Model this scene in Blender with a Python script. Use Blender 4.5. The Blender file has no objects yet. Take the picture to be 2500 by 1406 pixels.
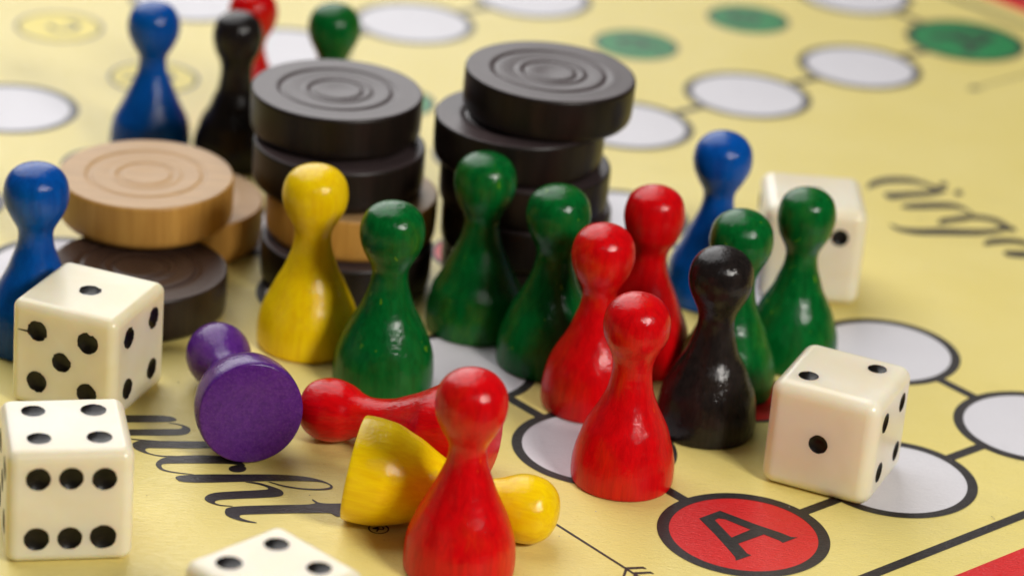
import bpy, bmesh, math, random
from mathutils import Vector, Matrix, noise
from mathutils.geometry import tessellate_polygon
MM = 0.001                      # everything below is laid out in millimetres
scene = bpy.context.scene
col = scene.collection
random.seed(7)
R = math.radians

# ------------------------------------------------------------------ camera
cam_d = bpy.data.cameras.new('camera')
cam = bpy.data.objects.new('camera', cam_d); col.objects.link(cam)
cam_d.sensor_fit = 'HORIZONTAL'; cam_d.sensor_width = 36.0
cam_d.lens = 7850/2500*36
cam_d.clip_start = 0.01; cam_d.clip_end = 50
pitch, roll = R(24.08), R(4.95)
fwd = Vector((0, math.cos(pitch), -math.sin(pitch))); rt = Vector((1, 0, 0)); up = rt.cross(fwd)
r2 = math.cos(roll)*rt + math.sin(roll)*up; u2 = -math.sin(roll)*rt + math.cos(roll)*up
M = Matrix((r2, u2, -fwd)).transposed().to_4x4(); M.translation = Vector((0, 0, 174.4))*MM
cam.matrix_world = M
cam_d.dof.use_dof = True
cam_d.dof.focus_distance = 369*MM
cam_d.dof.aperture_fstop = 20.0
cam_d.dof.aperture_blades = 0
scene.camera = cam

# ------------------------------------------------------------------ light
world = bpy.data.worlds.new('World'); scene.world = world; world.use_nodes = True
bg = world.node_tree.nodes['Background']
bg.inputs['Color'].default_value = (1.0, 0.93, 0.86, 1); bg.inputs['Strength'].default_value = 0.035

def area(name, loc, target, sx, sy, radiance, color=(1, 1, 1), shape='RECTANGLE'):
    d = bpy.data.lights.new(name, 'AREA'); d.shape = shape
    d.size = sx*MM; d.size_y = sy*MM
    a = sx*sy*MM*MM*(math.pi/4 if shape in ('DISK', 'ELLIPSE') else 1)
    d.energy = radiance*math.pi*a
    d.color = color
    o = bpy.data.objects.new(name, d); col.objects.link(o)
    o.location = Vector(loc)*MM
    dirv = (Vector(target)-Vector(loc)).normalized()
    o.rotation_euler = dirv.to_track_quat('-Z', 'Y').to_euler()
    return o
T0 = (0, 360, 10)
area('window_light', (-380, 950, 590), (-380, 500, -10), 860, 1400, 3.0, (1.0, 0.99, 0.985))
area('flash_light', (250, 60, 275), T0, 104, 82, 61.0, (1.0, 0.96, 0.90))
area('second_lamp', (38, -15, 308), T0, 22, 22, 26.0, (0.94, 0.97, 1.0))

scene.view_settings.view_transform = 'Standard'
scene.view_settings.look = 'None'
scene.view_settings.exposure = 0.0
scene.view_settings.gamma = 1.0
scene.cycles.max_bounces = 8
scene.cycles.use_denoising = True

# ------------------------------------------------------------------ material helpers
class NT:
    def __init__(s, name):
        s.m = bpy.data.materials.new(name); s.m.use_nodes = True
        s.t = s.m.node_tree; s.n = s.t.nodes; s.bsdf = s.n['Principled BSDF']
    def node(s, kind, **kw):
        n = s.n.new(kind)
        for k, v in kw.items(): setattr(n, k, v)
        return n
    def link(s, a, b): s.t.links.new(a, b)
    def coords(s, scale, per_object=True):
        """object coordinates in millimetres * scale, shifted per object"""
        tc = s.node('ShaderNodeTexCoord')
        mp = s.node('ShaderNodeMapping'); mp.inputs['Scale'].default_value = [1000*c for c in scale]
        s.link(tc.outputs['Object'], mp.inputs['Vector'])
        if per_object:
            oi = s.node('ShaderNodeObjectInfo')
            mu = s.node('ShaderNodeMath', operation='MULTIPLY'); mu.inputs[1].default_value = 97.0
            s.link(oi.outputs['Random'], mu.inputs[0])
            ad = s.node('ShaderNodeVectorMath', operation='ADD')
            s.link(mp.outputs[0], ad.inputs[0]); s.link(mu.outputs[0], ad.inputs[1])
            return ad.outputs[0]
        return mp.outputs[0]
    def noise(s, vec, scale=1.0, detail=4, rough=0.55, dist=0.0):
        n = s.node('ShaderNodeTexNoise'); n.inputs['Scale'].default_value = scale
        n.inputs['Detail'].default_value = detail; n.inputs['Roughness'].default_value = rough
        n.inputs['Distortion'].default_value = dist
        s.link(vec, n.inputs['Vector']); return n.outputs['Fac']
    def ramp(s, fac, stops):
        r = s.node('ShaderNodeValToRGB'); e = r.color_ramp.elements
        while len(e) < len(stops): e.new(0.5)
        for i, (p, c) in enumerate(stops):
            e[i].position = p; e[i].color = (*c, 1) if len(c) == 3 else c
        s.link(fac, r.inputs['Fac']); return r.outputs['Color']
    def val(s, fac, a, b, lo=0.0, hi=1.0):
        r = s.node('ShaderNodeMapRange'); r.inputs['From Min'].default_value = lo; r.inputs['From Max'].default_value = hi
        r.inputs['To Min'].default_value = a; r.inputs['To Max'].default_value = b
        s.link(fac, r.inputs['Value']); return r.outputs[0]
    def mix(s, fac, a, b, mode='MIX'):
        n = s.node('ShaderNodeMix', data_type='RGBA', blend_type=mode)
        for sock, v in ((n.inputs['Factor'], fac), (n.inputs['A'], a), (n.inputs['B'], b)):
            if hasattr(v, 'links'): s.link(v, sock)
            elif isinstance(v, (int, float)): sock.default_value = v
            else: sock.default_value = (*v, 1)
        return n.outputs['Result']
    def bump(s, h, dist_mm, strength=1.0, prev=None):
        b = s.node('ShaderNodeBump'); b.inputs['Strength'].default_value = strength
        b.inputs['Distance'].default_value = dist_mm*MM
        s.link(h, b.inputs['Height'])
        if prev is not None: s.link(prev, b.inputs['Normal'])
        return b.outputs[0]
    def set(s, **kw):
        names = dict(color='Base Color', rough='Roughness', normal='Normal', coat='Coat Weight', coat_rough='Coat Roughness',
                     ior='IOR', spec='Specular IOR Level', coat_normal='Coat Normal', sss='Subsurface Weight', coat_ior='Coat IOR')
        for k, v in kw.items():
            sock = s.bsdf.inputs[names[k]]
            if hasattr(v, 'links'): s.link(v, sock)
            elif isinstance(v, tuple): sock.default_value = (*v, 1)
            else: sock.default_value = v
        return s.m

def painted_wood(name, base, dark, thin, thin_amt=0.35, rough=0.27, chips=0.715, speck=0.0):
    """stained / lacquered turned wood: streaks along the grain, thin patches where the wood shows"""
    t = NT(name)
    g = t.coords((1.3, 1.3, 0.13))
    streak = t.noise(g, 1.0, 8, 0.72, 0.5)
    c = t.ramp(streak, [(0.34, dark), (0.60, base)])
    big = t.noise(t.coords((0.16, 0.16, 0.10)), 1.0, 3, 0.5)
    fine = t.noise(t.coords((2.6, 2.6, 0.5)), 1.0, 4, 0.7)
    both = t.node('ShaderNodeMath', operation='MULTIPLY')
    t.link(t.val(big, 0, 1, 0.54, 0.78), both.inputs[0]); t.link(t.val(fine, 0.2, 1, 0.40, 0.66), both.inputs[1])
    both.use_clamp = True
    mu = t.node('ShaderNodeMath', operation='MULTIPLY'); mu.inputs[1].default_value = thin_amt
    t.link(both.outputs[0], mu.inputs[0])
    c = t.mix(mu.outputs[0], c, thin)
    # tiny chips of bare wood
    ch = t.noise(t.coords((0.9, 0.9, 0.45)), 1.0, 5, 0.6)
    chm = t.val(ch, 0, 1, chips, chips+0.03)
    mu2 = t.node('ShaderNodeMath', operation='MULTIPLY'); mu2.inputs[1].default_value = 0.75
    t.link(chm, mu2.inputs[0]); mu2.use_clamp = True
    c = t.mix(mu2.outputs[0], c, thin)
    if speck:
        c = t.mix(t.val(t.noise(t.coords((3.0, 3.0, 3.0)), 1.0, 3, 0.6), 0.0, speck, 0.5, 0.62), c, thin)
    gr = t.noise(t.coords((3.4, 3.4, 0.5)), 1.0, 5, 0.7)
    n1 = t.bump(gr, 0.07, 0.8)
    lump = t.noise(t.coords((0.75, 0.75, 0.45)), 1.0, 3, 0.5)
    n2 = t.bump(lump, 0.16, 0.35, n1)
    lump2 = t.noise(t.coords((1.6, 1.6, 1.1)), 1.0, 3, 0.6)
    nc = t.bump(gr, 0.05, 0.5, t.bump(lump2, 0.12, 0.75))
    turn = t.noise(t.coords((0.12, 0.12, 4.0)), 1.0, 2, 0.5)
    n2 = t.bump(turn, 0.03, 0.35, n2); nc = t.bump(turn, 0.03, 0.35, nc)
    rg = t.val(t.noise(t.coords((1.2, 1.2, 0.6)), 1.0, 4), rough+0.1, rough+0.28, 0.3, 0.7)
    t.set(color=c, rough=rg, normal=n2, coat=0.75, coat_rough=0.095, coat_ior=1.42, coat_normal=nc, ior=1.5, spec=0.02)
    return t.m

MAT = {}
MAT['red'] = painted_wood('red_paint', (0.68, 0.0015, 0.004), (0.48, 0.001, 0.003), (0.80, 0.09, 0.004), 0.40)
MAT['green'] = painted_wood('green_paint', (0.001, 0.125, 0.020), (0.0004, 0.066, 0.010), (0.14, 0.32, 0.004), 0.34, 0.22, 0.672)
MAT['blue'] = painted_wood('blue_paint', (0.001, 0.085, 0.40), (0.0008, 0.055, 0.29), (0.004, 0.14, 0.28), 0.3)
MAT['yellow'] = painted_wood('yellow_paint', (0.92, 0.64, 0.002), (0.82, 0.50, 0.002), (0.90, 0.62, 0.10), 0.30)
MAT['purple'] = painted_wood('purple_paint', (0.095, 0.016, 0.215), (0.060, 0.009, 0.150), (0.15, 0.045, 0.23), 0.5, 0.32, 0.715, 0.3)
MAT['black'] = painted_wood('black_paint', (0.016, 0.012, 0.011), (0.006, 0.005, 0.005), (0.05, 0.03, 0.015), 0.3, 0.30)

def disc_wood(name, base, dark, top_sheen_tint, rough, speck, spec=0.5, coat=0.0):
    t = NT(name)
    side = t.noise(t.coords((1.1, 1.1, 0.06)), 1.0, 6, 0.65, 0.3)
    c = t.ramp(side, [(0.30, dark), (0.66, base)])
    blot = t.noise(t.coords((0.14, 0.14, 0.05)), 1.0, 3)
    c = t.mix(t.val(blot, 0.0, 0.45, 0.42, 0.66), c, dark)
    # face grain on the turned top, in a tint with sheen painted in
    grain = t.noise(t.coords((0.10, 1.5, 0.2)), 1.0, 5, 0.6, 0.6)
    tc = t.ramp(grain, [(0.35, tuple(0.82*x for x in top_sheen_tint)), (0.65, top_sheen_tint)])
    geo = t.node('ShaderNodeTexCoord'); sx = t.node('ShaderNodeSeparateXYZ'); t.link(geo.outputs['Normal'], sx.inputs[0])
    c = t.mix(t.val(sx.outputs['Z'], 0, 1, 0.6, 0.9), c, tc)
    sp = t.noise(t.coords((2.2, 2.2, 1.4)), 1.0, 3, 0.6)
    c = t.mix(t.val(sp, 0.0, 0.8, 0.70, 0.80), c, speck)
    n = t.bump(t.noise(t.coords((2.4, 2.4, 0.3)), 1.0, 5, 0.65), 0.05, 0.5)
    t.set(color=c, rough=rough, normal=n, spec=spec, coat=coat, coat_rough=0.3)
    return t.m
MAT['disc_black'] = disc_wood('black_stained_wood', (0.018, 0.011, 0.008), (0.007, 0.005, 0.004), (0.060, 0.042, 0.043), 0.36, (0.08, 0.035, 0.015), 0.32, 0.0)  # top colour painted lighter than the sides, standing in for sheen
MAT['disc_brown'] = disc_wood('dark_brown_stained_wood', (0.032, 0.020, 0.013), (0.014, 0.009, 0.007), (0.050, 0.026, 0.017), 0.34, (0.09, 0.04, 0.02), 0.25, 0.0)
MAT['disc_beech'] = disc_wood('natural_beech_wood', (0.62, 0.335, 0.075), (0.44, 0.21, 0.040), (0.54, 0.325, 0.140), 0.45, (0.34, 0.16, 0.05), 0.35, 0.06)  # side colour more saturated than the top, painting in light bounced off the board

def board_mat(name, a, b, rough=0.30, spec=0.5):
    """printed, embossed (linen-like) cardboard"""
    t = NT(name)
    big = t.noise(t.coords((0.05, 0.05, 0.05), False), 1.0, 3)
    c = t.ramp(big, [(0.35, a), (0.65, b)])
    fine = t.noise(t.coords((2.4, 5.0, 1), False), 1.0, 5, 0.65, 0.5)
    c = t.mix(t.val(fine, 0.0, 0.10, 0.3, 0.7), c, tuple(x*0.6 for x in a))
    spk = t.noise(t.coords((0.8, 0.8, 1), False), 1.0, 2, 0.5)
    c = t.mix(t.val(spk, 0.0, 0.45, 0.80, 0.83), c, (0.10, 0.07, 0.04))
    smu = t.noise(t.coords((0.035, 0.06, 1), False), 1.0, 5, 0.65, 1.5)
    c = t.mix(t.val(smu, 0.0, 0.13, 0.55, 0.75), c, tuple(x*0.5 for x in a))
    lin = t.noise(t.coords((0.9, 2.6, 1), False), 1.0, 4, 0.6, 1.2)
    n1 = t.bump(lin, 0.14, 0.8)
    n2 = t.bump(fine, 0.04, 0.7, n1)
    t.set(color=c, rough=t.val(fine, rough-0.05, rough+0.1, 0.3, 0.7), normal=n2, spec=spec)
    return t.m
MAT['board_yellow'] = board_mat('yellow_board_print', (0.82, 0.68, 0.21), (0.85, 0.715, 0.25))
MAT['print_white'] = board_mat('white_board_print', (0.72, 0.70, 0.74), (0.75, 0.73, 0.77))
MAT['print_black'] = board_mat('black_board_print', (0.020, 0.015, 0.014), (0.026, 0.020, 0.018), 0.34)
MAT['print_red'] = board_mat('red_board_print', (0.66, 0.012, 0.014), (0.72, 0.018, 0.016))
MAT['print_green'] = board_mat('green_board_print', (0.004, 0.22, 0.055), (0.006, 0.25, 0.065))
MAT['print_gold'] = board_mat('golden_board_print', (0.86, 0.70, 0.09), (0.88, 0.72, 0.11))
MAT['print_grey'] = board_mat('grey_board_print', (0.14, 0.13, 0.15), (0.17, 0.16, 0.18))

def ivory_mat(name, c1, c2, dirt):
    t = NT(name)
    cl = t.noise(t.coords((0.10, 0.10, 0.10)), 1.0, 3, 0.5, 0.4)
    c = t.ramp(cl, [(0.35, c1), (0.68, c2)])
    d = t.noise(t.coords((0.55, 0.8, 0.3)), 1.0, 6, 0.7, 0.8)
    c = t.mix(t.val(d, 0.0, 0.5, 0.68, 0.80), c, dirt)
    n = t.bump(t.noise(t.coords((0.5, 0.5, 0.5)), 1.0, 3), 0.05, 0.4)
    t.set(color=c, rough=0.30, normal=n, sss=0.85, coat=0.2, coat_rough=0.2)
    t.bsdf.inputs['Subsurface Radius'].default_value = (1.0, 0.72, 0.40)
    t.bsdf.inputs['Subsurface Scale'].default_value = 3.4*MM
    return t.m
MAT['ivory'] = ivory_mat('ivory_plastic', (0.81, 0.72, 0.53), (0.86, 0.80, 0.65), (0.72, 0.60, 0.38))
MAT['ivory_old'] = ivory_mat('yellowed_ivory_plastic', (0.78, 0.69, 0.45), (0.85, 0.78, 0.60), (0.45, 0.36, 0.20))
t = NT('black_pip_paint')
t.set(color=t.ramp(t.noise(t.coords((0.8, 0.8, 0.8)), 1.0, 4), [(0.35, (0.003, 0.0025, 0.0025)), (0.8, (0.012, 0.008, 0.005))]),
      rough=0.34, normal=t.bump(t.noise(t.coords((1.4, 1.4, 1.4)), 1.0, 3), 0.08, 0.5), spec=0.25)
MAT['pip'] = t.m
t = NT('dark_table_wood')
t.set(color=t.ramp(t.noise(t.coords((0.02, 0.25, 0.02), False), 1.0, 6, 0.6, 0.6), [(0.3, (0.035, 0.018, 0.010)), (0.7, (0.075, 0.040, 0.022))]), rough=0.4)
MAT['table'] = t.m

# ------------------------------------------------------------------ object helpers
def link(name, me, mats, parent=None, loc=None):
    o = bpy.data.objects.new(name, me); col.objects.link(o)
    if not me.materials:
        for m in (mats if isinstance(mats, (list, tuple)) else [mats]): me.materials.append(m)
    if parent is not None: o.parent = parent
    if loc is not None: o.location = Vector(loc)*MM
    return o
def tag(o, label, cat, group=None):
    o['label'] = label; o['category'] = cat
    if group: o['group'] = group
    return o
def empty(name, loc=(0, 0, 0)):
    o = bpy.data.objects.new(name, None); o.empty_display_size = 0.01; col.objects.link(o); o.location = Vector(loc)*MM; return o
def mesh(name, verts, faces, smooth=False):
    me = bpy.data.meshes.new(name)
    me.from_pydata([Vector(v)*MM for v in verts], [], faces); me.update()
    if smooth: me.polygons.foreach_set('use_smooth', [True]*len(me.polygons))
    return me
def lathe(name, prof, n=96, wob=None):
    """prof: (r, z) from the bottom axis point to the top axis point, r = 0 at both ends"""
    vs, fs = [], []
    rows = []
    for (r, z) in prof:
        if r < 1e-6: rows.append([len(vs)]); vs.append((0, 0, z)); continue
        row = []
        for k in range(n):
            a = 2*math.pi*k/n; rr = r*(1+(wob(a, z) if wob else 0))
            row.append(len(vs)); vs.append((rr*math.cos(a), rr*math.sin(a), z))
        rows.append(row)
    for A, B in zip(rows, rows[1:]):
        for k in range(n):
            k2 = (k+1) % n
            if len(A) == 1: fs.append((A[0], B[k2], B[k]))
            elif len(B) == 1: fs.append((A[k], A[k2], B[0]))
            else: fs.append((A[k], A[k2], B[k2], B[k]))
    return mesh(name, vs, fs, True)
def resample(pts, step):
    """Catmull-Rom through control points"""
    P = [Vector(p) for p in pts]; P = [2*P[0]-P[1]]+P+[2*P[-1]-P[-2]]; out = []
    for i in range(1, len(P)-2):
        n = max(1, int((P[i+1]-P[i]).length/step))
        for k in range(n):
            t = k/n; a, b, c, d = P[i-1], P[i], P[i+1], P[i+2]
            out.append(0.5*((2*b)+(c-a)*t+(2*a-5*b+4*c-d)*t*t+(3*b-a-3*c+d)*t**3))
    out.append(P[-2]); return [tuple(v) for v in out]

# traced outlines of the printed lettering, millimetres on the board
NICHT=[[(-47.06,342.92),(-44.78,343.3),(-39.34,344.3),(-38.18,342.79),(-44.51,341.41),(-46.77,340.97)],[(-39.5,342.38),(-38.46,342.31),(-37.46,342.01),(-36.77,341.47),(-36.58,340.74),(-36.78,339.94),(-37.4,339.43),(-38.45,339.11),(-46.26,337.57),(-46.49,339.13),(-38.94,340.74),(-37.93,340.94),(-37.65,341.36),(-37.84,341.81),(-38.57,342.1),(-39.47,342.2)],[(-43.31,337.41),(-41.75,337.38),(-40.13,337.48),(-40.09,337.19),(-41.7,337.03),(-43.27,337.12)],[(-41.46,337.29),(-39.58,337.44),(-31.33,338.87),(-31.13,337.17),(-39.86,335.5),(-40.86,335.4),(-41.22,335.03),(-41.07,334.47),(-40.32,333.93),(-39.09,333.75),(-37.24,334.04),(-37.22,333.87),(-39.03,333.35),(-40.99,333.89),(-42.31,334.68),(-42.83,335.47),(-42.88,336.3),(-42.37,336.96)],[(-38.51,333.48),(-36.98,334.15),(-34.37,334.79),(-31.96,334.93),(-30.4,334.28),(-29.36,333.44),(-29.15,332.75),(-30.68,333.19),(-34.11,332.69),(-37.65,332.02),(-38.74,331.67),(-38.84,331.21),(-38.5,330.41),(-37.38,329.98),(-34.82,329.82),(-34.8,329.65),(-37.34,329.7),(-38.72,330.07),(-39.46,331.1),(-39.51,331.96),(-39.11,332.92)],[(-28.99,332.28),(-29.03,331.92),(-29.22,331.58),(-29.53,331.32),(-29.91,331.18),(-30.31,331.18),(-30.66,331.31),(-30.92,331.56),(-31.04,331.9),(-31.0,332.26),(-30.81,332.6),(-30.5,332.86),(-30.12,333.01),(-29.72,333.01),(-29.36,332.88),(-29.11,332.62)],[(-37.16,328.86),(-34.82,329.79),(-27.9,331.09),(-24.87,331.58),(-21.93,331.63),(-19.87,331.01),(-18.64,329.94),(-18.7,329.07),(-20.05,328.53),(-22.15,328.34),(-24.3,328.6),(-26.33,329.51),(-25.87,329.6),(-24.34,328.94),(-22.18,328.65),(-20.21,328.85),(-19.06,329.38),(-18.94,329.89),(-19.69,330.52),(-21.17,330.65),(-25.95,329.78),(-35.89,327.29)],[(-29.12,328.93),(-27.56,329.25),(-25.76,328.53),(-24.49,327.85),(-24.08,327.07),(-24.27,326.33),(-25.34,325.77),(-30.96,324.25),(-31.63,323.76),(-31.64,323.28),(-30.94,322.93),(-29.5,322.98),(-29.48,322.79),(-30.91,322.66),(-32.01,323.07),(-32.81,323.71),(-32.93,324.44),(-32.54,325.28),(-31.56,325.97),(-26.12,327.55),(-25.92,327.81),(-26.26,328.23),(-27.24,328.71)],[(-30.21,322.29),(-29.23,322.89),(-25.79,323.8),(-20.0,325.06),(-20.81,325.98),(-20.74,326.28),(-19.75,325.28),(-16.12,326.06),(-15.93,323.66),(-17.53,322.4),(-18.1,322.99),(-18.53,323.38),(-28.25,321.13),(-28.53,320.72),(-28.35,320.28),(-27.59,319.87),(-26.38,319.54),(-26.43,319.34),(-27.8,319.42),(-29.29,319.97),(-30.08,320.65),(-30.27,321.45)]]
AOUT=[(23.85,329.59),(26.31,331.93),(26.62,331.76),(30.53,329.27),(33.3,327.8),(34.41,327.02),(35.19,327.05),(33.4,325.39),(33.01,325.9),(31.29,327.04),(28.25,324.29),(28.78,323.1),(29.16,322.21),(29.66,321.77),(27.85,320.18),(27.79,321.01),(27.31,322.2),(25.55,326.18)]
AIN=[(25.68,329.48),(26.11,330.0),(26.89,329.92),(29.76,327.92),(27.51,325.62)]
AC=(28.93,326.69)
REG=(-12.69,320.59)
ARG=[[(50.63,436.43),(51.22,437.22),(53.27,439.33),(56.87,440.25),(59.34,439.76),(60.52,437.84),(62.22,437.75),(62.36,438.58),(60.91,439.68),(59.59,441.0),(57.14,442.6),(53.34,441.83),(50.97,439.4),(50.38,437.06)],[(52.68,434.57),(53.45,432.85),(56.49,434.47),(60.23,435.95),(62.21,438.12),(62.21,439.12),(60.31,438.21),(56.6,436.73),(53.7,435.75),(52.91,435.55)],[(54.94,430.12),(56.72,430.07),(60.97,431.34),(63.01,431.7),(64.56,431.02),(64.79,432.02),(63.35,433.76),(61.19,433.8),(56.89,432.52),(55.02,431.34)],[(64.51,431.1),(65.05,429.96),(64.63,429.89),(62.44,428.38),(60.55,427.63),(59.82,426.08),(59.94,425.06),(60.55,425.33),(62.37,426.61),(64.67,427.62),(65.46,430.27),(64.84,431.94)],[(59.94,425.06),(60.54,425.51),(64.86,428.37),(68.25,427.95),(69.71,424.9),(71.04,424.87),(71.25,425.85),(70.37,427.13),(68.64,429.73),(65.01,430.19),(60.55,427.44),(59.82,426.08)],[(52.73,423.44),(53.62,421.43),(56.51,420.52),(60.1,421.36),(66.05,422.42),(69.85,424.9),(69.92,426.46),(66.24,424.6),(60.33,423.93),(56.75,422.89),(53.87,422.79),(52.89,423.96)],[(65.88,418.6),(66.96,419.44),(69.91,420.56),(71.84,420.22),(73.77,419.12),(74.01,420.06),(72.21,421.97),(70.15,422.53),(67.08,421.74),(65.8,420.0)],[(68.25,416.01),(69.63,415.41),(72.32,415.84),(75.13,417.69),(75.23,418.84),(72.57,418.35),(69.96,417.92),(68.48,417.56)],[(61.29,439.86),(61.83,439.36),(62.49,439.98),(62.65,441.25),(62.1,441.92),(61.4,441.13)],[(63.28,437.14),(63.82,436.65),(64.47,437.26),(64.64,438.52),(64.09,439.18),(63.4,438.4)]]
FEATHER=[[(15.37,316.06),(17.34,316.64),(17.69,316.57),(17.73,316.75),(17.34,317.12),(15.35,316.62)],[(16.43,315.12),(18.16,315.66),(18.52,315.59),(18.55,315.77),(18.17,316.13),(16.41,315.68)],[(15.35,316.55),(15.01,314.4),(15.27,314.26),(15.65,316.37)],[(16.36,315.68),(16.06,313.65),(16.32,313.52),(16.66,315.53)]]

# ------------------------------------------------------------------ table and board (setting the pieces stand on)
AX = math.radians(43.0); PITCH = 25.55
GV = Vector((math.cos(AX), math.sin(AX))); GU = Vector((-GV.y, GV.x)); GA = Vector((28.95, 326.8))
def grid(a, b):
    p = GA + GV*(a*PITCH) + GU*(b*PITCH); return (p.x, p.y)
HB = 6.12                               # half side of the board in grid steps
tb = mesh('table_top', [(-2500, -1500, -3.0), (2500, -1500, -3.0), (2500, 3500, -3.0), (-2500, 3500, -3.0)], [(0, 1, 2, 3)])
table = link('table_top', tb, MAT['table']); table['kind'] = 'structure'

cen = grid(1, 5)
board = tag(empty('game_board', (cen[0], cen[1], 0)), 'yellow printed game board with white track circles under all the pieces', 'game board')
def bl(x, y, z): return (x-cen[0], y-cen[1], z)
def board_part(name, verts, faces, mat, parent=board, smooth=False):
    return link(name, mesh(name, [bl(*v) for v in verts], faces, smooth), mat, parent)
cs = [grid(1+sx*HB, 5+sy*HB) for sx, sy in ((-1, -1), (1, -1), (1, 1), (-1, 1))]
bm = bmesh.new()
vb = [bm.verts.new(Vector(bl(x, y, z))*MM) for z in (-2.9, 0) for x, y in cs]
bm.faces.new(vb[4:]); bm.faces.new(vb[:4][::-1])
for k in range(4): bm.faces.new((vb[k], vb[(k+1) % 4], vb[4+(k+1) % 4], vb[4+k]))
bmesh.ops.bevel(bm, geom=bm.edges[:], offset=0.5*MM, segments=3, affect='EDGES')
me = bpy.data.meshes.new('board_panel'); bm.to_mesh(me); bm.free()
link('board_panel', me, MAT['board_yellow'], board)

def frame(name, a, b, z, mat):          # square band between half sides a < b
    o = [grid(1+sx*b, 5+sy*b) for sx, sy in ((-1, -1), (1, -1), (1, 1), (-1, 1))]
    i = [grid(1+sx*a, 5+sy*a) for sx, sy in ((-1, -1), (1, -1), (1, 1), (-1, 1))]
    v = [(x, y, z) for x, y in o+i]
    board_part(name, v, [(k, (k+1) % 4, 4+(k+1) % 4, 4+k) for k in range(4)], mat)
frame('frame_line', 5.555, 5.61, 0.04, MAT['print_black'])
frame('border_band', 5.795, 6.03, 0.03, MAT['print_red'])
frame('edge_line', 6.03, 6.10, 0.035, MAT['print_black'])

def annulus(r0, r1, z, n=96):
    v = [(r*math.cos(2*math.pi*k/n), r*math.sin(2*math.pi*k/n), z) for r in (r0, r1) for k in range(n)]
    return v, [(k, n+k, n+(k+1) % n, (k+1) % n) for k in range(n)]
def ring_me(r0, r1, z):
    v, f = annulus(r0, r1, z); return mesh('outline', v, f)
def disc_me(r, z, n=96):
    return mesh('space', [(r*math.cos(2*math.pi*k/n), r*math.sin(2*math.pi*k/n), z) for k in range(n)], [tuple(range(n))])
ME = {}
def space(name, a, b, mat, ro, ri):
    key = (mat, ro)
    if key not in ME: ME[key] = (disc_me(ri+0.1, 0.03), ring_me(ri, ro, 0.06))
    x, y = grid(a, b)
    s = link(name, ME[key][0], MAT[mat], board, (x-cen[0], y-cen[1], 0))
    link('outline', ME[key][1], MAT['print_black'], s)
    return s
track = [(0, j) for j in range(1, 5)]+[(-1, 4), (-2, 4), (-1, 6), (0, 6), (0, 7), (2, 6), (2, 7), (2, 8), (3, 6), (4, 6), (5, 6), (6, 6), (6, 5),
         (2, 4), (3, 4), (4, 4), (5, 4), (2, 0), (2, 1), (2, 2), (2, 3), (1, 0)]
for a, b in track: space('track_circle', a, b, 'print_white', 10.0, 8.75)
sA = space('start_circle', 0, 0, 'print_red', 10.0, 8.62); sG = space('start_circle', 6, 4, 'print_green', 10.0, 8.9)
homes = {}
for mat, L in (('print_red', [(1, 1), (1, 2), (1, 3), (1, 4)]), ('print_gold', [(1, 6), (1, 7), (1, 8)]),
               ('print_green', [(2, 5), (3, 5), (4, 5), (5, 5)]), ('print_grey', [(-1, 5), (0, 5)])):
    for a, b in L: homes[(a, b)] = space('home_circle', a, b, mat, 6.9, 6.3)
# connecting lines between the circles of the track
path = [(0, 0), (0, 1), (0, 2), (0, 3), (0, 4), (-1, 4), (-2, 4)], [(-1, 6), (0, 6), (0, 7)], [(2, 8), (2, 7), (2, 6), (3, 6), (4, 6), (5, 6), (6, 6), (6, 5), (6, 4), (5, 4), (4, 4), (3, 4), (2, 4), (2, 3), (2, 2), (2, 1), (2, 0), (1, 0), (0, 0)]
for L in path:
    for (a, b), (c, d) in zip(L, L[1:]):
        p, q = Vector(grid(a, b)), Vector(grid(c, d)); e = (q-p).normalized(); n = Vector((-e.y, e.x))*0.72
        p2, q2 = p+e*9.7, q-e*9.7
        board_part('track_line', [(*(p2-n), 0.045), (*(q2-n), 0.045), (*(q2+n), 0.045), (*(p2+n), 0.045)], [(0, 1, 2, 3)], MAT['print_black'])
# lettering
def poly(loops, z):
    flat = [v for l in loops for v in l]
    tris = tessellate_polygon([[Vector((x, y, 0)) for x, y in l] for l in loops])
    vs = [(x, y, z) for x, y in flat]; fs = []
    for a, b, c in tris:
        A, B, Cc = vs[a], vs[b], vs[c]
        if (B[0]-A[0])*(Cc[1]-A[1])-(B[1]-A[1])*(Cc[0]-A[0]) < 0: b, c = c, b
        fs.append((a, b, c))
    return vs, fs
def smooth_loop(l, it=2):
    for _ in range(it):
        o = []
        for k in range(len(l)):
            a, b = l[k], l[(k+1) % len(l)]
            o += [(a[0]*.78+b[0]*.22, a[1]*.78+b[1]*.22), (a[0]*.22+b[0]*.78, a[1]*.22+b[1]*.78)]
        l = o
    return l
def multi(loop_list, z, name, parent=board):
    V, F = [], []
    for i, loops in enumerate(loop_list):
        v, f = poly(loops, z+i*0.004); F += [tuple(k+len(V) for k in t) for t in f]; V += v
    return board_part(name, V, F, MAT['print_black'], parent)
multi([[smooth_loop(l)] for l in NICHT], 0.03, 'lettering')
multi([[smooth_loop(l)] for l in ARG], 0.03, 'lettering')
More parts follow.
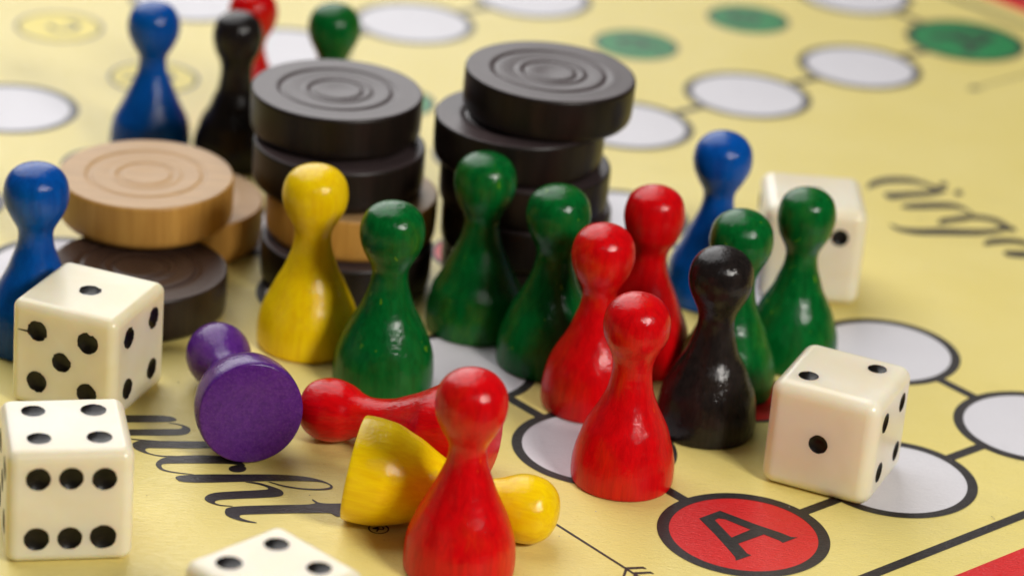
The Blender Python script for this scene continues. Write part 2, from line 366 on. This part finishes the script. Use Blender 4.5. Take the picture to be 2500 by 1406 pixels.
# the letter A on the red start circle, and the same letter turned on the green one
for ang, s in ((0, sA), (-90, sG)):
    ca, sa = math.cos(R(ang)), math.sin(R(ang))
    f = lambda l: [((x-AC[0])*ca-(y-AC[1])*sa, (x-AC[0])*sa+(y-AC[1])*ca) for x, y in l]
    v, fc = poly([f(AOUT), f(AIN)], 0.06)
    link('letter', mesh('letter', v, fc), MAT['print_black'], s)
def ribbon(pts, w):
    P = [Vector(p) for p in pts]; L, Q = [], []
    for i, p in enumerate(P):
        d = (P[min(i+1, len(P)-1)]-P[max(i-1, 0)]).normalized(); n = Vector((-d.y, d.x))*w/2
        L.append(tuple(p+n)); Q.append(tuple(p-n))
    return L+Q[::-1]
arc = lambda cx, cy, rx, ry, a0, a1, n=14: [(cx+rx*math.cos(R(a0+(a1-a0)*k/n)), cy+ry*math.sin(R(a0+(a1-a0)*k/n))) for k in range(n+1)]
small = {'a': [arc(0, 0, 2.0, 2.2, 0, 360), [(2.1, 2.3), (2.1, -1.6), (2.7, -2.2)]],
         'b': [arc(0, 0, 2.0, 2.2, 0, 360), [(-2.1, 5.0), (-2.1, -2.2)]],
         'c': [arc(0, 0, 2.0, 2.2, 45, 315)],
         'd': [arc(0, 0, 2.0, 2.2, 0, 360), [(2.1, 5.0), (2.1, -2.2)]]}
for seq, ang in (([(1, 1), (1, 2), (1, 3), (1, 4)], -47), ([(5, 5), (4, 5), (3, 5), (2, 5)], -137), ([(1, 8), (1, 7), (1, 6)], 133), ([(-1, 5), (0, 5)], 43)):
    order = 'abcd' if len(seq) != 3 else 'bcd'
    if len(seq) == 2: order = 'cd'
    for ch, key in zip(order, seq):
        ca, sa = math.cos(R(ang)), math.sin(R(ang)); V, F = [], []
        for i, st in enumerate(small[ch]):
            st = [((x)*ca-(y-.8)*sa, (x)*sa+(y-.8)*ca) for x, y in st]
            v, f = poly([ribbon(st, 0.9)], 0.06+i*0.004); F += [tuple(k+len(V) for k in t) for t in f]; V += v
        link('letter', mesh('letter', V, F), MAT['print_black'], homes[key])
# registered sign
rx, ry = REG
v, f = annulus(1.02, 1.2, 0.03, 40); board_part('registered_mark', [(x+rx, y+ry, z) for x, y, z in v], f, MAT['print_black'])
rs = []
for st in ([(-.35, -.6), (-.35, .6), (.15, .6), (.4, .3), (.15, .02), (-.3, .0)], [(0, 0), (.45, -.6)]):
    st = [(x*math.cos(R(-50))-y*math.sin(R(-50))+rx, x*math.sin(R(-50))+y*math.cos(R(-50))+ry) for x, y in st]
    rs.append([ribbon(st, 0.2)])
multi(rs, 0.03, 'registered_mark')
# arrows beside the start circles
def strip(p, q, w): return ribbon([p, q], w)
a0, a1 = Vector((2.0, 331.3)), Vector((15.31, 316.43)); a2 = a1+(a1-a0).normalized()*2.6
fl = [[strip(tuple(a0), tuple(a2), 0.36)]]+[[l] for l in FEATHER]
dn = (a0-a1).normalized(); nn = Vector((-dn.y, dn.x))
fl.append([[tuple(a0+dn*2.2), tuple(a0-dn*1.0+nn*1.0), tuple(a0-dn*0.4), tuple(a0-dn*1.0-nn*1.0)]])
multi(fl, 0.03, 'arrow')
h = Vector(grid(5.36, 3.37)); hd = -GV; hn = GU
multi([[[tuple(h+hd*1.4), tuple(h-hd*1.6+hn*1.1), tuple(h-hd*0.9), tuple(h-hd*1.6-hn*1.1)]], [strip(tuple(h), tuple(h-hd*20), 0.36)]], 0.03, 'arrow')

# ------------------------------------------------------------------ pawns
def pawn_mesh(name, seed=0):
    rnd = random.Random(seed); j = lambda s: rnd.uniform(-s, s)
    dn_, dh = j(.20), j(.09)
    ctrl = [(6.04, 0.22), (6.11, 0.6), (6.14, 1.6), (6.08, 2.8), (5.88+j(.05), 4.1), (5.48+j(.08), 5.6), (4.85+j(.1), 7.1), (4.12+j(.1), 8.6),
            (3.40+j(.08), 10.1), (2.82, 11.6), (2.40+dn_*.7, 13.0), (2.20+dn_, 14.3), (2.22+dn_, 15.2), (2.46+dn_*.6, 16.0),
            (2.86, 16.8), (3.32, 17.7), (3.68+dh, 18.7), (3.88+dh, 19.8), (3.86+dh, 20.7), (3.62+dh, 21.8), (3.14, 22.7), (2.42, 23.35), (1.5, 23.75), (0.7, 23.9)]
    prof = [(0, 0.0), (3.0, 0.0), (5.8, 0.0), (5.96, 0.07)]+resample(ctrl, 0.32)+[(0.4, 23.94), (0.0, 23.96)]
    ph = rnd.uniform(0, 6.28)
    wob = lambda a, z: 0.006*math.sin(2*a+ph+z*.08)+0.003*math.sin(3*a-ph)+0.0016*math.sin(5*a+z*.9)
    return lathe(name, prof, 96, wob)
G_PAWN = 'wooden game pawns standing on the board'
pawns = [
 ('red', -3.26, 312.9, 1.015, 'glossy red pawn standing in the very front beside the fallen yellow pawn', 1),
 ('red', 14.77, 337.92, 0.994, 'red pawn standing on the white circle next to the red letter A circle', 2),
 ('red', 10.68, 357.37, 0.998, 'red pawn just behind and left of the red pawn nearest the letter A circle', 3),
 ('red', 16.97, 370.70, 1.003, 'red pawn farthest back in the right cluster, in front of the blue pawn', 4),
 ('black', 24.91, 353.26, 1.001, 'black pawn with scratched head standing left of the die showing two', 5),
 ('green', 27.68, 365.22, 1.004, 'green pawn half hidden right behind the scratched black pawn', 6),
 ('green', 36.31, 375.77, 0.979, 'green pawn standing directly before the rear die on the right', 7),
 ('blue', 26.13, 392.78, 0.983, 'blue pawn standing alone right of the tall stack of black discs', 8),
 ('green', -4.5, 376.9, 1.035, 'green pawn with a yellow chip on its head standing against the tall black disc stack', 9),
 ('green', 5.0, 368.2, 1.037, 'green pawn between the chipped green pawn and the red pawns', 10),
 ('green', -15.0, 358.5, 1.02, 'green pawn standing directly behind the fallen red pawn', 11),
 ('yellow', -25.25, 367.8, 1.05, 'yellow pawn standing upright before the shorter disc stack', 12),
 ('blue', -58.8, 360.9, 1.025, 'blue pawn at the left edge behind the die showing one', 13),
 ('blue', -53.45, 427.02, 0.94, 'blurred blue pawn in the back row behind the pale wooden disc', 14),
 ('black', -41.44, 425.94, 0.938, 'blurred black pawn in the back row left of the disc stack', 15),
 ('red', -40.59, 437.93, 0.913, 'blurred red pawn peeking out behind the back row black pawn', 16),
 ('green', -28.39, 432.05, 0.951, 'blurred green pawn whose head rises behind the left disc stack', 17),
]
for c, x, y, s, lab, sd in pawns:
    o = link(c+'_pawn', pawn_mesh('pawn', sd), MAT[c], None, (x, y, 0.07))
    o.scale = (s, s, s if s < 1.018 else 1.0+(s-1.02)*0.2); o.rotation_euler.z = sd*1.3
    tag(o, lab, 'game pawn', G_PAWN)
def lying(c, hx, hy, bx, by, s, lab, sd):
    """head centre and base centre on the board, pawn rests on the rim of its base and on its head"""
    d = Vector((hx-bx, hy-by, 0)).normalized(); al = math.asin((6.14-3.88)/20.1)
    ax = Vector((d.x*math.cos(al), d.y*math.cos(al), -math.sin(al)))
    o = link(c+'_pawn', pawn_mesh('pawn', sd), MAT[c]); o.scale = (s, s, s)
    o.rotation_mode = 'QUATERNION'; o.rotation_quaternion = ax.to_track_quat('Z', 'Y')
    head = Vector((hx, hy, 3.97*s)); o.location = (head-ax*20*s)*MM
    tag(o, lab, 'game pawn', 'wooden game pawns lying on their side')
lying('purple', -34.9, 353.4, -28.9, 334.0, 1.02, 'purple pawn lying on its side with its round base facing the viewer', 21)
lying('red', -20.0, 341.6, -2.2, 333.3, 0.99, 'red pawn lying on its side between the purple and the green pawn', 22)
lying('yellow', 3.6, 321.0, -16.6, 323.2, 1.0, 'yellow pawn lying on its side behind the front red pawn', 23)

# ------------------------------------------------------------------ draughts discs
TD = 6.1
def disc_mesh(name, seed=0):
    k = random.Random(seed).uniform(.95, 1.05)
    q = random.Random(seed+50).uniform(.55, .75)
    ctrl = [(11.0, 6.1), (9.6, 6.08), (8.5*k, 6.08), (8.1*k, 6.02), (7.75*k, 5.74), (7.4*k, 5.72), (7.1*k, 5.98), (6.6*k, 6.0), (5.6*k, 5.88), (4.9*k, 5.78), (4.5*k, 5.98),
            (4.1*k, 5.98), (3.75*k, 5.70), (3.4*k, 5.70), (3.1*k, 5.94), (2.3*k, 5.92), (1.2*k, 5.78), (0.4, 5.72)]
    ctrl = [(r_, 6.08-(6.08-z_)*q if z_ < 6.08 else z_) for r_, z_ in ctrl]
    top = resample(ctrl, 0.16)
    prof = [(0, 0), (10.0, 0), (10.3, 0.03), (10.65, 0.22), (11.0, 0.62), (11.16, 0.95), (11.24, 1.4), (11.30, 3.0), (11.30, 5.55), (11.27, 5.8), (11.2, 5.97), (11.1, 6.07)]+top+[(0, top[-1][1])]
    return lathe(name, prof, 128)
discs = [   # material, x, y, underside z, tilt about y and x (degrees), scale, label
 ('disc_black', -25.0, 394.2, 18.4, 0, 0, 1, 'topmost black disc of the left stack behind the upright yellow pawn'),
 ('disc_black', -24.1, 391.4, 12.26, 0, 0, 1, 'second black disc from the top of the left stack'),
 ('disc_beech', -22.0, 390.3, 6.15, 0, 0, 1, 'natural wood disc between black discs in the left stack'),
 ('disc_black', -22.2, 388.4, 0.08, 0, 0, 1, 'lowest black disc of the left stack behind the upright yellow pawn'),
 ('disc_black', 2.5, 393.6, 23.75, 1.15, 0.0, 0.99, 'topmost tilted black disc of the tall right stack'),
 ('disc_black', -0.8, 392.0, 17.75, 0, 0, 0.99, 'second black disc of the tall right stack, jutting out to the left'),
 ('disc_black', 0.4, 391.7, 11.8, 0, 0, 0.99, 'middle black disc of the tall right stack'),
 ('disc_black', 1.0, 391.9, 5.9, 0, 0, 0.99, 'second lowest black disc of the tall right stack'),
 ('disc_black', 1.3, 393.6, 0.08, 0, 0, 0.985, 'lowest black disc of the tall right stack, mostly hidden by green pawns'),
 ('disc_brown', -47.6, 373.5, 0.08, 0, 0, 1, 'dark brown disc lying on the board behind the die showing one'),
 ('disc_beech', -48.8, 388.2, 6.6, -1.1, 1.1, 1.013, 'large pale wooden disc resting on top of the dark brown disc'),
 ('disc_beech', -45.5, 397.3, 0.08, 0, 0, 1, 'pale wooden disc on the board, mostly hidden under another wooden disc'),
]
for i, (m, x, y, z, tx, ty, s, lab) in enumerate(discs):
    o = link('draughts_disc', disc_mesh('disc', i+3), MAT[m], None, (x, y, z))
    o.rotation_euler = (R(ty), R(tx), 0.0 if (m == 'disc_beech' or tx) else i*0.9); o.scale = (s, s, s)
    tag(o, lab, 'draughts disc', 'round wooden draughts discs')

# ------------------------------------------------------------------ dice
def rounded_box(s, r, hs=1.0, nseg=5, ninner=8):
    a = s/2
    arcs = [(a-r)+r*math.tan(R(45)*k/nseg) for k in range(nseg, -1, -1)]
    inner = [-(a-r)+0.12+(2*(a-r)-0.24)*k/ninner for k in range(ninner+1)]
    cset = [-c for c in arcs]+inner+arcs[::-1]
    n = len(cset); vs, fs = [], []
    def put(p):
        q = Vector([max(-(a-r), min(a-r, c)) for c in p]); d = Vector(p)-q
        return tuple(q+d.normalized()*r) if d.length > 1e-9 else tuple(p)
    for ax in range(3):
        for sg in (-1, 1):
            base = len(vs)
            for i in range(n):
                for j in range(n):
                    p = [0, 0, 0]; p[ax] = sg*a; p[(ax+1) % 3] = cset[i]; p[(ax+2) % 3] = cset[j]; vs.append(put(p))
            for i in range(n-1):
                for j in range(n-1):
                    q = (base+i*n+j, base+(i+1)*n+j, base+(i+1)*n+j+1, base+i*n+j+1); fs.append(q if sg > 0 else q[::-1])
    vs = [(x, y, z*hs) for x, y, z in vs]
    me = mesh('die_body', vs, fs); bm = bmesh.new(); bm.from_mesh(me)
    bmesh.ops.remove_doubles(bm, verts=bm.verts, dist=0.002*MM); bm.to_mesh(me); bm.free(); return me
PAT = {1: [(0, 0)], 2: [(-1, 1), (1, -1)], 3: [(-1, 1), (0, 0), (1, -1)], 4: [(-1, -1), (1, -1), (-1, 1), (1, 1)],
       5: [(-1, -1), (1, -1), (-1, 1), (1, 1), (0, 0)], 6: [(-1, 1), (0, 1), (1, 1), (-1, -1), (0, -1), (1, -1)]}
# face frames: normal, u (to the right seen from outside), v (up)
FR = {'top': ((0, 0, 1), (1, 0, 0), (0, 1, 0)), 'bottom': ((0, 0, -1), (1, 0, 0), (0, -1, 0)), 'front': ((0, -1, 0), (1, 0, 0), (0, 0, 1)),
      'back': ((0, 1, 0), (-1, 0, 0), (0, 0, 1)), 'right': ((1, 0, 0), (0, 1, 0), (0, 0, 1)), 'left': ((-1, 0, 0), (0, -1, 0), (0, 0, 1))}
def make_die(x, y, ang, s, faces, mat, lab, rag=0.0, r=1.45, rim=1.25, seed=1, hs=1.0):
    rnd = random.Random(seed)
    body = rounded_box(s, r, hs); body.materials.append(MAT[mat]); body.materials.append(MAT['pip'])
    tmp = bpy.data.objects.new('tmp_body', body); col.objects.link(tmp)
    cb = bmesh.new(); depth = 0.42
    for face, (num, flip) in faces.items():
        N, U, V = [Vector(q) for q in FR[face]]
        for (pu, pv) in PAT[num]:
            if flip: pu = -pu
            if num == 6 and flip: pu, pv = pv, pu
            rr = rim*rnd.uniform(.95, 1.05); Rs = (rr*rr+depth*depth)/(2*depth)
            sp = {2: 0.235, 4: 0.240, 5: 0.240, 6: 0.262}.get(num, 0.25)
            zz = hs if abs(N.z) > .5 else 1.0
            c = N*(s/2*zz+Rs-depth)+U*((pu*sp+rnd.uniform(-.006, .006))*s)+V*((pv*sp+rnd.uniform(-.006, .006))*s)
            res = bmesh.ops.create_icosphere(cb, subdivisions=4, radius=Rs*MM, matrix=Matrix.Translation(c*MM))
            if rag:
                off = Vector((rnd.uniform(0, 50),)*3)
                for v in res['verts']:
                    d = (v.co-c*MM); q = d/MM
                    k = 1+rag*(noise.fractal(q*2.6+off, 1.0, 2.0, 4))*0.45+rag*1.1*max(0, noise.noise(q*3.5+off)-.38)
                    v.co = c*MM+d*k
    cm = bpy.data.meshes.new('cut'); cb.to_mesh(cm); cb.free()
    cm.materials.append(MAT[mat]); cm.materials.append(MAT['pip'])
    for p in cm.polygons: p.material_index = 1
    co = bpy.data.objects.new('tmp_cut', cm); col.objects.link(co)
    md = tmp.modifiers.new('b', 'BOOLEAN'); md.operation = 'DIFFERENCE'; md.object = co; md.solver = 'EXACT'
    dg = bpy.context.evaluated_depsgraph_get(); dg.update()
    full = bpy.data.meshes.new_from_object(tmp.evaluated_get(dg))
    bpy.data.objects.remove(tmp); bpy.data.objects.remove(co)
    root = empty('ivory_die', (x, y, s*hs/2+0.07)); root.rotation_euler.z = R(ang)
    tag(root, lab, 'die', 'ivory coloured dice')
    bm = bmesh.new(); bm.from_mesh(full)
    pipf = [f for f in bm.faces if f.material_index == 1]; seen = set(); islands = []
    for f in pipf:
        if f in seen: continue
        st = [f]; seen.add(f); isl = []
        while st:
            g = st.pop(); isl.append(g)
            for e in g.edges:
                for h in e.link_faces:
                    if h.material_index == 1 and h not in seen: seen.add(h); st.append(h)
        islands.append(isl)
    for isl in islands:
        vm = {}; vs = []; fs = []
        for f in isl:
            for v in f.verts:
                if v not in vm: vm[v] = len(vs); vs.append(v.co.copy())
            fs.append([vm[v] for v in f.verts])
        c = sum(vs, Vector())/len(vs)
        me = bpy.data.meshes.new('pip'); me.from_pydata([v-c for v in vs], [], fs); me.polygons.foreach_set('use_smooth', [True]*len(fs))
        po = link('pip', me, MAT['pip'], root); po.location = c
    bmesh.ops.delete(bm, geom=pipf, context='FACES')
    b2 = bpy.data.meshes.new('die_body'); bm.to_mesh(b2); bm.free()
    b2.polygons.foreach_set('use_smooth', [True]*len(b2.polygons)); b2.materials.clear()
    link('body', b2, MAT[mat], root)
    return root
make_die(-47.23, 313.2, 14.0, 13.75, {'top': (4, 0), 'front': (6, 0), 'left': (5, 0), 'right': (2, 0)}, 'ivory', 'ivory die in the front left corner with four on top and six facing the viewer', 0.03, 1.3, 1.40, 1, 0.985)
d2 = make_die(-50.17, 348.7, -18.4, 13.8, {'top': (1, 0), 'front': (5, 0), 'right': (4, 0), 'left': (2, 0)}, 'ivory_old', 'scratched yellowish die showing one on top and ragged five on its side', 0.11, 1.2, 1.30, 2, 0.975)
link('scratch', mesh('scratch', [(-5.85, -6.93, 3.02), (-4.3, -6.925, 2.92), (-4.3, -6.925, 3.22), (-5.85, -6.93, 3.12), (-5.85, -6.85, 3.02), (-4.3, -6.85, 2.92), (-4.3, -6.85, 3.22), (-5.85, -6.85, 3.12)],
     [(0, 1, 2, 3), (7, 6, 5, 4), (0, 4, 5, 1), (3, 2, 6, 7), (0, 3, 7, 4)]), MAT['pip'], d2)
make_die(39.85, 343.9, -21.9, 13.5, {'top': (2, 1), 'front': (1, 0), 'right': (4, 0), 'left': (6, 0)}, 'ivory', 'ivory die beside the red A circle with two on top and one on its side', 0.04, 1.6, 1.2, 3)
make_die(-21.6, 286.0, 48.0, 13.5, {'top': (4, 0), 'front': (6, 0), 'left': (5, 0)}, 'ivory', 'blurred ivory die cut off by the bottom edge, four dots on top', 0.03, 1.4, 1.38, 4)
make_die(39.3, 399.9, 1.2, 13.6, {'top': (1, 0), 'front': (2, 1), 'left': (3, 0), 'right': (4, 0)}, 'ivory', 'blurred ivory die at the back right behind two green pawns', 0.04, 1.6, 1.15, 5)

# ------------------------------------------------------------------ dust: tiny crumbs and short lint fibres on the board
rnd = random.Random(11); V, F = [], []
for k in range(150):
    x, y = rnd.uniform(-75, 75), rnd.uniform(285, 440); r_ = rnd.uniform(.05, .13); b0 = len(V)
    if k % 6 == 0:                       # lint fibre
        a = rnd.uniform(0, 6.28); w = .022; L = rnd.uniform(.5, 1.3); c = rnd.uniform(-1.2, 1.2)
        for q in range(7):
            t_ = q/6; aa = a+c*t_; px, py = x+L*t_*math.cos(aa), y+L*t_*math.sin(aa)
            for dz, sg in ((.09, 1), (.13, 0), (.09, -1)): V.append((px-sg*w*math.sin(aa), py+sg*w*math.cos(aa), dz+.03*math.sin(3*t_)))
        for q in range(6):
            for e in (0, 1): F.append((b0+q*3+e, b0+q*3+3+e, b0+q*3+4+e, b0+q*3+1+e))
    else:
        for q in range(5):
            a = q*1.257; V.append((x+r_*math.cos(a)*rnd.uniform(.6, 1.1), y+r_*math.sin(a)*rnd.uniform(.6, 1.1), .065))
        V.append((x, y, .065+r_*.8))
        for q in range(5): F.append((b0+q, b0+(q+1) % 5, b0+5))
t = NT('dust_fibres'); t.set(color=t.ramp(t.noise(t.coords((0.3, 0.3, 0.3), False), 1.0, 2), [(0.42, (0.06, 0.04, 0.025)), (0.58, (0.55, 0.50, 0.42))]), rough=0.9)
du = link('dust', mesh('dust', V, F), t.m); du['kind'] = 'stuff'; tag(du, 'tiny crumbs and lint specks scattered over the yellow board', 'dust')
